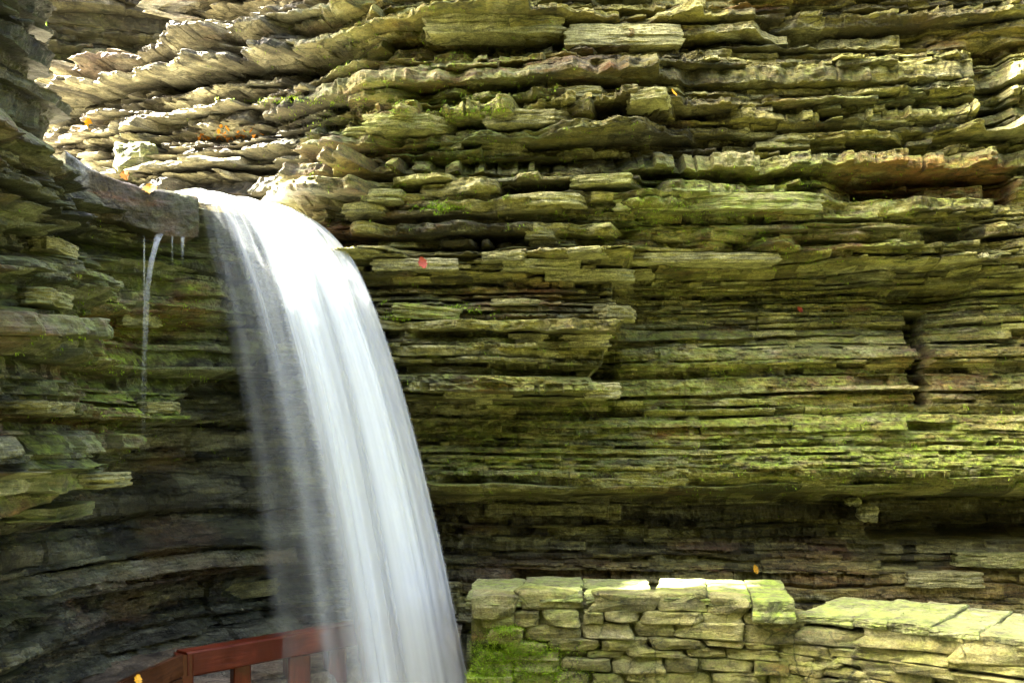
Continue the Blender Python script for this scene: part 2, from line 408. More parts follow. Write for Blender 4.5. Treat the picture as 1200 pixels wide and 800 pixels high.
def th_cliff(z, rng):
    r = rng.random()
    if z > 3.1: return rng.uniform(.05, .12) if r < .30 else rng.uniform(.014, .045)
    if z > 1.2: return rng.uniform(.035, .08) if r < .16 else rng.uniform(.012, .032)
    return rng.uniform(.05, .12) if r < .28 else rng.uniform(.015, .04)

strata('cliff_face', cliff_plan, -1.3, 10, .0078, th_cliff, cliff_off, cliff_sig,
       lambda PX: .05 + .21 * (1 - ss(280, 470, PX)) * 1.0, cliff_paint, M_cliff, 11, vis=(-.3, 5.7))

# --- bowl behind the fall and the broken shale buttress under the lip
bowl_plan = planpx([(500, 9.5), (440, 9.15), (400, 8.95), (330, 8.55), (230, 7.9), (120, 6.95), (0, 5.85), (-140, 4.95), (-420, 3.9)])
def mass_edge(PX):
    return np.interp(PX, [-400, -100, 0, 60, 130, 175, 235, 300, 380], [660, 640, 612, 585, 555, 520, 455, 420, 360])
def bowl_off(PX, PY, u, z):
    nz = fbm(u * 1.1, z * 1.3, 177, 3)
    e = mass_edge(PX)
    m = 1 - ss(e - 14, e + 10, PY)
    o = m * np.interp(PX, [-200, 0, 60, 110, 180, 235, 320, 400], [.25, .25, .12, -.12, -.02, .12, .05, .0]) - .34 * (1 - m) * (1 - ss(250, 420, PX))
    o = o - .18 * box(PX, PY, 95, 215, 372, 480, 12, 15, 10, 40) + .10 * box(PX, PY, 95, 165, 470, 520, 10, 10, 10, 20)
    o = o + .10 * box(PX, PY, -80, 70, 545, 612, 60, 20, 10, 3)
    o = o - .16 * box(PX, PY, -100, 240, 270, 300, 30, 10, 5, 8)
    low = 1 - m
    o = o + low * (.10 * np.sin((z - .3) * 5.2) + .06 * np.sin(z * 11 + u)) - low * .10 * ss(640, 690, PY) + low * .25 * ss(700, 760, PY)
    return o + .09 * nz * m + .04 * nz
def bowl_sig(PX, PY, t):
    m = 1 - ss(mass_edge(PX) - 10, mass_edge(PX) + 20, PY)
    return (.024 + .034 * m * (1 - ss(120, 260, PX))) * np.clip(t / .04, .6, 1.5)
def bowl_paint(PX, PY, u, z):
    m = 1 - ss(mass_edge(PX) - 10, mass_edge(PX) + 20, PY)
    n = fbm(u * 1.2, z * 2, 31, 3)
    g = .25 + .5 * n + .5 * box(PX, PY, 80, 230, 280, 520, 20, 30, 20, 20) + .35 * box(PX, PY, -50, 150, 330, 600, 30, 30, 20, 20) * m
    w = .35 + .55 * (1 - m) + .3 * ss(200, 300, PX) + .4 * ss(660, 720, PY) - .4 * box(PX, PY, 100, 230, 300, 500, 30, 30, 20, 20)
    ru = .6 * box(PX, PY, 95, 215, 350, 400, 20, 25, 20, 30) + .5 * box(PX, PY, 60, 160, 420, 520, 25, 30, 20, 20) + .35 * ss(.15, .5, fbm(u * 1.4 + 3, z * 3.6, 93, 3))
    return np.clip(g * (1 - .6 * (1 - m)), 0, 1), np.clip(w, 0, 1), np.clip(ru, 0, 1)
def th_bowl(z, rng):
    r = rng.random()
    if z > 1.3: return rng.uniform(.05, .12) if r < .28 else rng.uniform(.018, .045)
    return rng.uniform(.07, .2) if r < .4 else rng.uniform(.025, .06)
strata('shale_bowl', bowl_plan, -1.3, 3.12, .0078, th_bowl, bowl_off, bowl_sig, lambda PX: .115 + 0 * PX, bowl_paint, M_shale, 23, vis=(-.4, 3.2))

# --- shaded wall rising beside the lip at the left edge
side_plan = planpx([(-500, 4.0), (-200, 5.0), (-40, 5.9), (28, 6.5)]) + [np.array([-3.02, 6.85]), np.array([-3.7, 7.02]), np.array([-5.2, 7.0]), np.array([-9, 7.1])]
def side_off(PX, PY, u, z):
    return .10 * fbm(u * 1.1, z * 1.2, 277, 3) - .05 * np.clip(z - 3.3, 0, 3)
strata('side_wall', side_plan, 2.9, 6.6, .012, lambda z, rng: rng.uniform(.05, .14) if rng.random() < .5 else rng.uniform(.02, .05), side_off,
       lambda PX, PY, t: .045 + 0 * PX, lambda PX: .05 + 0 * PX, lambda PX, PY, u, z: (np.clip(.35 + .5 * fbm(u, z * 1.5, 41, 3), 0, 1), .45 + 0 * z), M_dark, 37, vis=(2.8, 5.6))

# --- far bend of the gorge, in shade, and the opposite wall behind the viewer
def simple_paint(PX, PY, u, z): return np.clip(.12 + .3 * fbm(u * .6, z, 51, 3), 0, 1), .2 + 0 * z
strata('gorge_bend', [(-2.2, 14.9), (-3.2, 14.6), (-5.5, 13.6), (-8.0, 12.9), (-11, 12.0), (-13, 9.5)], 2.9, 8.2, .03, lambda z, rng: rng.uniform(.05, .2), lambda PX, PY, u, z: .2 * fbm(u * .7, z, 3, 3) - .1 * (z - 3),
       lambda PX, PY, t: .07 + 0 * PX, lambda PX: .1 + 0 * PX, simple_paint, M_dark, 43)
strata('opposite_wall', [(-9, -1.5), (-5, -3.2), (-1, -4.0), (3, -4.0), (7, -3.0), (10, .5)][::-1], -1.3, 7.5, .05, lambda z, rng: rng.uniform(.08, .25), lambda PX, PY, u, z: .3 * fbm(u * .5, z * .8, 5, 3) - .25 * (z + 1),
       lambda PX, PY, t: .07 + 0 * PX, lambda PX: .1 + 0 * PX, simple_paint, M_shale, 47)

# --- stream bed above the lip, plunge-pool floor and the ground
def sheet(name, x0, x1, y0, y1, z, step, amp, mat, seed, paint=(.4, .2, .3), hf=None):
    xs = np.arange(x0, x1 + step, step); ys = np.arange(y0, y1 + step, step)
    X, Y = np.meshgrid(xs, ys); Z = z + amp * fbm(X * 1.3, Y * 1.3, seed, 4) + .25 * amp * fbm(X * 9, Y * 9, seed + 4, 3)
    if hf is not None: Z = Z + hf(X, Y)
    P = np.zeros((X.size, 4), np.float32); P[:] = (*paint, 1); P[:, 0] = np.clip(.5 + .6 * fbm(X * 6, Y * 6, seed + 8, 2).ravel(), 0, 1)
    return structure(make_mesh(name, np.stack([X, Y, Z], -1).reshape(-1, 3), grid_faces(*X.shape), mat, paint=P))
def bed():
    # flat rock floor of the upper stream, ending at the lip
    lip = np.array([[-4.3, 6.6], [-2.72, 7.04], [-2.14, 7.42], [-1.42, 8.42], [-1.25, 9.3]])
    rows = []
    for t in np.linspace(0, 1, 60):
        i = np.linspace(0, len(lip) - 1, 140); f = np.stack([np.interp(i, range(len(lip)), lip[:, j]) for j in (0, 1)], 1)
        b = f + np.array([-5.0, 4.2]) * t
        zz = 3.09 + .02 * fbm(b[:, 0] * 2, b[:, 1] * 2, 90, 3) + .10 * t
        rows.append(np.c_[b, zz])
    V = np.array(rows); P = np.zeros((V.shape[0] * V.shape[1], 4), np.float32); P[:] = (.6, .05, .5, 1)
    return structure(make_mesh('stream_bed', V.reshape(-1, 3), grid_faces(60, 140), M_cliff, paint=P))
bed()
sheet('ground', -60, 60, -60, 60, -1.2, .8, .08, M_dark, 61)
sheet('path', -2.9, -.4, 6.75, 9.6, -.05, .025, .05, M_gravel, 63, (.5, .0, .25), lambda X, Y: .03 * (Y - 7.2) - 1.15 * ss(-8.62, -8.42, X - Y))

# ---------------------------------------------------------------- shapes for objects
def slab(name, outline, thick, mat, seed, loc, rz=0, tilt=(0, 0), parent=None, moss=.2, wet=0, tone=.6, rough=.012, layers=3, res=.02):
    """a broken rock slab: irregular plan outline, layered ragged edge, slightly uneven top"""
    rng = np.random.default_rng(seed)
    O = np.array(outline, float); seg = []
    for i in range(len(O)):
        a, b = O[i], O[(i + 1) % len(O)]; n = max(2, int(np.linalg.norm(b - a) / res)); t = np.linspace(0, 1, n, endpoint=False)[:, None]
        seg.append(a + (b - a) * t)
    C = np.vstack(seg); n = len(C); c0 = C.mean(0); D = C - c0
    d1 = np.arange(n) * res
    rows = []
    zs = []; ks = []
    nl = layers * 3 + 1
    for r in range(nl):
        f = r / (nl - 1); k = r // 3 if r < nl - 1 else layers - 1
        sc = 1 + .022 * math.sin(k * 2.4 + seed) - (.010 if r in (0, nl - 1) else 0)
        nz = fbm(d1 * 6, np.full(n, k * 4.4 + seed), seed, 4, .6) * rough * 2.6 + fbm(d1 * 30, np.full(n, r * 1.3), seed + 2, 2) * rough * .7
        nrm = D / np.linalg.norm(D, axis=1, keepdims=True)
        nz = nz + .5 * rough * fbm(d1 * 16, np.full(n, r * 2.7 + seed), seed + 9, 3)
        rows.append(np.c_[c0 + D * sc + nrm * nz[:, None], f * thick + .25 * rough * fbm(d1 * 6, np.full(n, r), seed + 3, 2)])
    top = []
    for q in (.93, .6, .3, .0):
        xy = c0 + (rows[-1][:, :2] - c0) * q
        top.append(np.c_[xy, thick + rough * .7 * fbm(xy[:, 0] * 9 + seed, xy[:, 1] * 9, seed + 5, 3) + rough * .3])
    bot = []
    for q in (.0, .5, .85):
        xy = c0 + (rows[0][:, :2] - c0) * q
        bot.append(np.c_[xy, rough * .6 * fbm(xy[:, 0] * 7, xy[:, 1] * 7, seed + 6, 3)])
    G = np.array(bot + rows + top); r = len(G)
    G = np.concatenate([G, G[:, :1]], 1)
    V = G.reshape(-1, 3); q = grid_faces(r, n + 1)
    P = np.zeros((len(V), 4), np.float32); P[:] = (tone, moss, wet, 1); P[:, 0] += .25 * fbm(V[:, 0] * 5, V[:, 2] * 20, seed, 2)
    o = make_mesh(name, V, q, mat, parent=parent, paint=P)
    o.location = [float(a) for a in loc]; o.rotation_euler = (tilt[0], tilt[1], rz)
    return o

def round_stone(w, h, d, seed, power=4.2, nx=16, ny=8, amp=.10):
    """closed weathered block w x d x h, centred, from a noise-worn superellipsoid grid"""
    th = np.linspace(-math.pi / 2, math.pi / 2, ny * 2 + 1); ph = np.linspace(-math.pi, math.pi, nx * 2 + 1)
    T, Pp = np.meshgrid(th, ph, indexing='ij')
    e = 2 / power
    sg = lambda v, p: np.sign(v) * np.abs(v) ** p
    x = sg(np.cos(T), e) * sg(np.cos(Pp), e); y = sg(np.cos(T), e) * sg(np.sin(Pp), e); z = sg(np.sin(T), e)
    V = np.stack([x, y, z], -1).reshape(-1, 3)
    rng = np.random.default_rng(seed)
    # shear & taper so that no two stones share an outline
    tp = rng.normal(0, .07); shr = rng.normal(0, .05); tp2 = rng.normal(0, .06)
    V[:, 2] *= 1 + tp * V[:, 0] + .25 * vn2(V[:, 0] * 1.3 + seed, np.zeros(len(V)), seed)
    V[:, 0] += shr * V[:, 2]; V[:, 0] *= 1 + tp2 * V[:, 2] * .6
    V *= (1 + amp * 1.6 * fbm3(V * 1.5 + seed * 3.7, seed, 3))[:, None]
    V *= np.array([w / 2, d / 2, h / 2])
    return V, grid_faces(ny * 2 + 1, nx * 2 + 1)

def merge(parts):
    Vs, Fs, Ps, n = [], [], [], 0
    for V, q, p in parts:
        Vs.append(V); Fs.append(q + n); n += len(V); Ps.append(np.tile(np.array([*p, 1], np.float32), (len(V), 1)))
    return np.vstack(Vs), np.vstack(Fs), np.vstack(Ps)

# ---------------------------------------------------------------- dry stone wall at lower right
wall_pts = np.array([W(548, HOR, 7.0)[:2], W(740, HOR, 6.95)[:2], W(930, HOR, 6.8)[:2], W(1060, HOR, 6.4)[:2], W(1230, HOR, 5.95)[:2], W(1420, HOR, 5.5)[:2]])
wall_pxs = np.array([548, 740, 930, 1060, 1230, 1420.])
def wall_at(px):
    x = np.interp(px, wall_pxs, wall_pts[:, 0]); y = np.interp(px, wall_pxs, wall_pts[:, 1]); 
    i = np.clip(np.searchsorted(wall_pxs, px) - 1, 0, len(wall_pxs) - 2); t = wall_pts[i + 1] - wall_pts[i]
    # true point under this pixel column on the segment
    a, b = wall_pts[i], wall_pts[i + 1]; k = (px - 600) / F
    s = (k * a[1] - a[0]) / ((b[0] - a[0]) - k * (b[1] - a[1])); p = a + (b - a) * s
    return p, math.atan2(t[1], t[0])
STONES = [(552,696,605,724),(607,692,680,714),(692,696,768,715),(769,695,829,714),(829,699,878,718),
 (564,717,602,735),(601,715,632,733),(638,715,679,733),(709,714,750,727),(753,715,822,730),(824,717,870,731),(684,716,707,729),(873,718,942,732),
 (572,736,613,752),(616,733,680,749),(681,730,740,746),(743,728,790,747),(791,728,868,747),(870,733,942,752),(943,737,1020,757),(1023,740,1124,760),(1127,742,1165,752),
 (592,752,640,764),(643,747,702,761),(704,747,760,762),(761,747,824,759),(826,749,872,756),(874,753,908,759),(911,753,968,766),(970,758,1006,771),(1008,759,1064,773),(1065,763,1108,776),(1109,764,1146,782),
 (560,764,590,775),(593,764,655,772),(688,762,731,769),(734,760,802,768),(804,759,850,769),(853,760,912,771),(914,766,953,777),(955,770,985,781),(987,773,1052,780),(1054,777,1108,789),
 (556,776,600,790),(603,772,655,787),(657,770,716,786),(718,769,778,786),(780,769,817,786),(818,771,883,786),(885,772,924,789),(926,777,963,791),(965,781,1014,794),(1016,781,1084,798),(1086,790,1190,803),
 (548,791,600,806),(604,789,650,804),(652,787,690,802),(694,788,731,803),(734,787,834,801),(836,788,899,804),(902,789,945,806),(948,793,985,806),(987,795,1014,808),(1016,800,1086,815),(1130,752,1215,778),(1150,779,1225,790)]
def stone_wall():
    root = thing('stone_wall', 'low mortared wall of mossy squared rubble with flat pale coping', 'stone wall', (*wall_at(800)[0], -1.15))
    inv = Matrix.Translation(-Vector(root.location))
    parts = []
    rng = np.random.default_rng(5)
    def put(x0, y0, x1, y1, proud, seed, depth=.26):
        pxc = (x0 + x1) / 2; p, ang = wall_at(pxc); Yd = p[1]
        w = (x1 - x0) / F * Yd / max(.6, math.cos(ang)) * 1.0; h = (y1 - y0) / F * Yd * 1.10
        zc = EYE + (HOR - (y0 + y1) / 2) / F * Yd
        V, q = round_stone(w, h, depth, seed, power=rng.uniform(6, 12), nx=20, ny=10, amp=.13)
        # chisel the front into one or two planes
        c, s = math.cos(ang), math.sin(ang)
        V[:, 1] += depth / 2 - proud
        V[:, 1] += .08 * V[:, 0] * rng.normal(0, 1) + .22 * V[:, 2] * rng.normal(0, 1) + .010 * fbm(V[:, 0] * 14 + seed, V[:, 2] * 22, seed, 4)
        V[:, 2] += V[:, 0] * rng.normal(0, .02)
        Vw = np.c_[p[0] + V[:, 0] * c - V[:, 1] * s, p[1] + V[:, 0] * s + V[:, 1] * c, zc + V[:, 2]]
        return Vw, q
    for i, s in enumerate(STONES):
        V, q = put(*s, rng.uniform(.02, .06), 100 + i)
        lm = .9 if s[0] < 640 and s[1] > 735 else .45
        parts.append((V, q, (rng.uniform(.15, .95), lm * rng.uniform(.5, 1.1), .0)))
    # the courses below the picture, down to the ground
    for c in range(8):
        px = 548
        while px < 1400:
            w = rng.uniform(40, 95); y0 = 806 + c * 21
            V, q = put(px, y0, px + w - 3, y0 + 18, rng.uniform(.02, .06), int(rng.integers(1e6)))
            parts.append((V, q, (rng.random(), .4, 0))); px += w
    for px in range(1200, 1400, 62):
        for c in range(4):
            V, q = put(px + 14 * c % 30, 758 + c * 17, px + 58, 773 + c * 17, .04, int(px + c)); parts.append((V, q, (rng.random(), .4, 0)))
    V, q, P = merge(parts)
    o = make_mesh('stonework', V, q, M_stone, root, False, P); o.matrix_parent_inverse = inv
    # mortar core: a rough wall body set back behind the stone faces
    V = []; n = 140; hz = np.linspace(0, 1, 60)
    core_top = lambda px: np.where(px < 925, 709, np.interp(px, [925, 1200, 1420], [734, 760, 800]))
    pxs = np.linspace(552, 1420, n); rows = []
    for side in (0, 1):
        for h in (hz if side == 0 else hz[::-1]):
            r = []
            for px in pxs:
                p, ang = wall_at(px); nb = np.array([-math.sin(ang), math.cos(ang)])
                zt = EYE + (HOR - float(core_top(px))) / F * p[1]; z = -1.2 + (zt + 1.2) * h
                e = (0.035 if side == 0 else .40); bump_ = .02 * float(fbm(px * .05, z * 9, 9, 2)) if side == 0 else 0
                r.append([*(p + nb * (e + bump_)), z])
            rows.append(r)
    rows = np.array(rows); Vm = rows.reshape(-1, 3); q = grid_faces(len(rows), n)
    # close the left end
    k = len(Vm); L = [np.r_[rows[i, 0]] for i in range(60)] ; 
    endq = np.array([[i * n, (i + 1) * n, (119 - i - 1) * n, (119 - i) * n] for i in range(59)])
    Pm = np.tile(np.array([.5, .35, 0, 1], np.float32), (len(Vm), 1))
    o = make_mesh('mortar', Vm, np.vstack([q, endq]), M_mortar, root, False, Pm); o.matrix_parent_inverse = inv
    # coping slabs: (px0, px1, front row, thickness px)
    for i, (a, b, py, t, over) in enumerate([(545, 612, 699, 11, .03), (610, 684, 697, 7, .02), (686, 770, 700, 7, .03), (770, 832, 700, 6, .02), (830, 880, 701, 9, .03), (880, 931, 701, 24, .13),
                                             (931, 1000, 722, 9, .03), (999, 1043, 725, 9, .05), (1042, 1094, 729, 12, .05), (1092, 1150, 738, 12, .05), (1148, 1240, 747, 13, .04), (1238, 1330, 770, 14, .04)]):
        pa, ang = wall_at(a + .5); pb, _ = wall_at(b - 1); pm, ang = wall_at((a + b) / 2)
        L = np.linalg.norm(pb - pa) * .995; tt = t / F * pm[1]
        z = EYE + (HOR - py) / F * pm[1]
        rr = np.random.default_rng(900 + i)
        D = .85
        out = [(-L / 2, -over), (-L / 6, -over + rr.normal(0, .008)), (L / 5, -over + rr.normal(0, .008)), (L / 2, -over + rr.normal(0, .006)), (L / 2 + rr.normal(0, .004), D), (0, D + rr.normal(0, .02)), (-L / 2, D)]
        s = slab('coping_stone', out, tt, M_cope, 700 + i, (0, 0, 0), parent=root, moss=[.6, .6, .65, .8, 1, 1, .7, .7, .65, .6, .5, .5][i], tone=rr.uniform(.15, .8), rough=.015, layers=2, res=.02)
        s.matrix_parent_inverse = inv
        s.location = (pm[0], pm[1], z - tt); s.rotation_euler = (0, 0, ang)
        if i == 5: s['label'] = 'thick projecting coping block at the step in the wall'
    return root
stone_wall()

# ---------------------------------------------------------------- lip slab of dark rock beside the fall
def lip_slab():
    a = np.array([-2.74, 6.98]); b = np.array([-2.10, 7.36])
    t = (b - a) / np.linalg.norm(b - a); n = np.array([-t[1], t[0]]); L = np.linalg.norm(b - a)
    # face grid: s along, h up, then rolls back over the rounded top
    ns, nh = 120, 70
    S = np.linspace(-.12, 1.0, ns); rows = []
    for j, h in enumerate(np.linspace(-.25, 1.7, nh)):
        top = np.interp(S, [-.12, 0, .1, .3, .5, 1], [3.36, 3.30, 3.26, 3.215, 3.185, 3.155])
        botm = np.interp(S, [-.12, .1, .35, .5, .75, 1], [2.98, 2.94, 2.93, 2.90, 2.86, 2.87]) 
        if h < 0: z = botm + 0 * S + .01; back = .02 + (-h) * 1.4
        elif h <= 1: z = botm + (top - botm) * h; back = .05 * np.abs(h - .5) ** 2 * 4 * .4 + np.where(h > .9, (h - .9) ** 2 * 4, 0)
        else: z = top - .02 * (h - 1); back = .05 + (h - 1) * .9
        o = .035 * fbm(S * 4.2, np.full(ns, h * 2.6), 5, 4) + .010 * fbm(S * 22, np.full(ns, h * 9), 6, 3)
        P = a + np.outer(S * L, t) + np.outer(back - o, n)
        rows.append(np.c_[P, z + .006 * fbm(S * 18, np.full(ns, h * 3.0), 8, 3)])
    G = np.array(rows); V = G.reshape(-1, 3)
    # right end closes back under the water
    P = np.zeros((len(V), 4), np.float32); P[:] = (.35, .25, .6, 1); P[:, 0] = np.clip(.3 + .3 * fbm(V[:, 0] * 5, V[:, 2] * 5, 4, 3), 0, 1)
    sl = np.tile(S, nh); hh = np.repeat(np.linspace(-.25, 1.7, nh), ns)
    P[:, 0] += .55 * (1 - ss(.06, .24, sl)) * (.6 + fbm(sl * 9, hh * 3, 31, 3)) + .45 * ss(.86, 1.0, hh) * (1 - ss(.25, .5, sl)); P[:, 2] = .55 * ss(.2, .4, sl); P[:, 1] = .3 * ss(.3, .6, sl) * (hh < 1)
    P[:, 3] = 1 - .22 * np.clip(ss(.1, .4, fbm(sl * 7, hh * 2.2, 33, 3)) * ss(.2, .4, sl) + ss(.60, .7, sl) * (1 - ss(.74, .84, sl)) * (1 - ss(.3, .7, hh)), 0, 1); P[:, 0] = np.clip(P[:, 0], 0, 1)
    o = make_mesh('lip_slab', V, grid_faces(nh, ns), M_lip, paint=P, smooth=True)
    return tag(o, 'dark wet block of rock forming the lip left of the waterfall', 'rock')
lip_slab()

# ---------------------------------------------------------------- waterfall
def water_material():
    m = NT('falling water')
    at = m.n('ShaderNodeAttribute', attribute_name='paint'); sep = m.n('ShaderNodeSeparateColor'); m.l(at.outputs['Color'], sep.inputs[0])
    tr = m.n('ShaderNodeBsdfTransparent'); d = m.n('ShaderNodeBsdfDiffuse'); t = m.n('ShaderNodeBsdfTranslucent')
    d.inputs[0].default_value = (.91, .95, .93, 1); t.inputs[0].default_value = (.91, .96, .94, 1)
    mx = m.n('ShaderNodeMixShader'); mx.inputs[0].default_value = .45; m.l(d.outputs[0], mx.inputs[1]); m.l(t.outputs[0], mx.inputs[2])
    gl = m.n('ShaderNodeBsdfGlossy'); gl.inputs['Roughness'].default_value = .35
    m2 = m.n('ShaderNodeMixShader'); m2.inputs[0].default_value = .05; m.l(mx.outputs[0], m2.inputs[1]); m.l(gl.outputs[0], m2.inputs[2])
    m3 = m.n('ShaderNodeMixShader'); m.l(sep.outputs[0], m3.inputs[0]); m.l(tr.outputs[0], m3.inputs[1]); m.l(m2.outputs[0], m3.inputs[2])
    m.l(m3.outputs[0], m.out.inputs[0]); return m.m
M_water = water_material()
LA, LB = np.array([-2.12, 7.42, 3.19]), W(346, 248, 8.3)
FLOW = np.array([.86, -.51])
def water_sheet(seed, s0, s1, depth, dens, nu=260, nv=330, tmax=.95, lead=.35, amp=.05):
    """sheet of water: runs over the lip, then falls in a parabola; paint.r is how much water is there"""
    S = np.linspace(s0, s1, nu); rng = np.random.default_rng(seed)
    tt = np.r_[np.linspace(-lead, 0, 14, endpoint=False), np.linspace(0, 1, nv) ** .8 * tmax]
    V = np.zeros((len(tt), nu, 3)); A = np.zeros((len(tt), nu))
    base = LA + np.outer(S, LB - LA)
    v = np.interp(S, [0, .1, .3, 1], [1.14, 1.38, 1.56, 1.80])
    v = v * (1 + .05 * fbm(S * 6, np.zeros(nu) + seed, seed, 2))
    for i, t in enumerate(tt):
        fold = amp * (fbm(S * 5, np.full(nu, t * 1.0 + seed), seed + 1, 3)) * min(1, max(0, t + .1) * 3) + .003 * fbm(S * 20, np.full(nu, t * .6), seed + 2, 2)
        hd = v * t if t >= 0 else 1.0 * t
        V[i, :, :2] = base[:, :2] + FLOW * (hd + fold)[:, None] + FLOW * depth * max(0, min(1, t * 4))
        drop = 4.9 * np.maximum(t, 0) ** 2 + .35 * np.maximum(t + .06, 0) 
        V[i, :, 2] = base[:, 2] + .02 * fbm(S * 8, np.full(nu, t), seed + 3, 2) - drop + (.03 if t < 0 else .03 * math.exp(-t * 12)) 
        st = .46 + 1.35 * fbm(S * 8 + .25 * t, np.full(nu, t * .30 + seed * 3), seed + 5, 2, .5) * (1 - .2 * ss(.35, .8, S)) + .28 * fbm(S * 34, np.full(nu, t * .30), seed + 6, 2)
        d = dens(S, max(t, 0))
        A[i] = np.clip(d * (st * 1.2 + .14 + .45 * ss(.72, .92, S)), 0, 1)
        if t < .04: A[i] = np.maximum(A[i], (.75 if t < 0 else .75 * (1 - t / .04)) * ss(.0, .08, S))
        wob = .03 * fbm(np.full(nu, t * 2.), S * 0 + seed, seed + 9, 2)
        A[i] *= ss(s0, s0 + .12 * (s1 - s0) + .06 * min(1, max(t, 0) * 3), S + wob * .5) * (1 - ss(s1 - .030, s1 - .004, S + wob * .12))
        A[i] = np.clip(A[i], 0, .97)
    P = np.zeros((len(tt) * nu, 4), np.float32); P[:, 0] = A.ravel(); P[:, 3] = 1
    return V.reshape(-1, 3), grid_faces(len(tt), nu), P
wf = thing('waterfall', 'tall silky white waterfall pouring over the rock lip', 'waterfall', (-1.2, 7.6, -1.2))
winv = Matrix.Translation(-Vector(wf.location))
def main_d(S, t):
    d = np.interp(S, [0, .10, .3, .45, .7, 1], [.12, .28, .52, .68, .85, 1.0])
    for c_, w_, a_ in ((.09, .018, .55), (.20, .022, .5), (.33, .03, .45), (.47, .03, .25)): d = d + a_ * np.exp(-((S - c_ - .02 * t) / (w_ * (1 + .8 * t))) ** 2)
    return d * (1 - .25 * ss(.1, .6, t) * (1 - ss(.45, .8, S))) * (1 - .45 * ss(.35, .7, t) * (1 - ss(.22, .42, S)))
Vs, Fs, Ps, n = [], [], [], 0
for sd_, dp, dn in ((3, .0, .72), (8, -.06, .6), (14, .06, .5), (19, .12, .4), (27, -.12, .35)):
    V, q, P = water_sheet(sd_, .0, 1.0, dp, lambda S, t, k=dn: k * main_d(S, t)); Vs.append(V); Fs.append(q + n); Ps.append(P); n += len(V)
o = make_mesh('curtain', np.vstack(Vs), np.vstack(Fs), M_water, wf, True, np.vstack(Ps)); o.matrix_parent_inverse = winv
V, q, P = water_sheet(29, -.06, .22, -.12, lambda S, t: .17 * (1 - ss(.10, .22, S)) * (1 - .5 * t), nu=120, amp=.08, lead=.02)
o = make_mesh('veil', V, q, M_water, wf, True, P); o.matrix_parent_inverse = winv

def trickle(label, pts, w0, w1, dens, seed):
    P0 = np.array(pts, float); nseg = 60
    t = np.linspace(0, 1, nseg); i = t * (len(P0) - 1)
    C = np.stack([np.interp(i, range(len(P0)), P0[:, j]) for j in range(3)], 1)
    for _ in range(6): C[1:-1] = .25 * C[:-2] + .5 * C[1:-1] + .25 * C[2:]
    nr = 10; V = []; A = []
    for k in range(nseg):
        w = (w0 + (w1 - w0) * t[k]) * (1 + .25 * vn2(t[k] * 9, seed * 1.7, seed))
        for r in range(nr):
            a = 2 * math.pi * r / nr
            V.append(C[k] + np.array([math.cos(a) * w, math.sin(a) * w * .6, 0]))
            A.append(np.clip(dens * ss(0, .12, t[k]) * (1 - t[k]) ** 1.1 * (1 + .6 * vn2(t[k] * 14, r * .9, seed + 2)), 0, 1))
    V = np.array(V); q = []
    for k in range(nseg - 1):
        for r in range(nr):
            q.append([k * nr + r, k * nr + (r + 1) % nr, (k + 1) * nr + (r + 1) % nr, (k + 1) * nr + r])
    P = np.zeros((len(V), 4), np.float32); P[:, 0] = A; P[:, 3] = 1
    return tag(make_mesh('water_trickle', V, np.array(q), M_water, None, True, P), label, 'water trickle', 'trickles falling from the lip slab')
trickle('wide white trickle curving down from the middle of the dark lip slab', [W(188, 272, 7.1), W(183, 285, 7.05), W(177, 308, 6.95), W(172, 345, 6.9), W(169, 420, 6.9), W(168, 540, 6.9)], .022, .014, .34, 3)
trickle('thin straight trickle just left of the wide one under the lip slab', [W(169, 274, 7.05), W(169, 320, 7.03), W(169, 370, 7.0), W(169, 440, 7.0)], .006, .004, .28, 5)
trickle('short faint trickle between the wide one and the waterfall', [W(214, 276, 7.25), W(214, 292, 7.22), W(214, 312, 7.2)], .012, .006, .26, 7)
trickle('hair-thin trickle dripping right of the wide one under the slab', [W(202, 275, 7.2), W(202, 295, 7.2), W(202, 318, 7.2)], .005, .003, .22, 9)

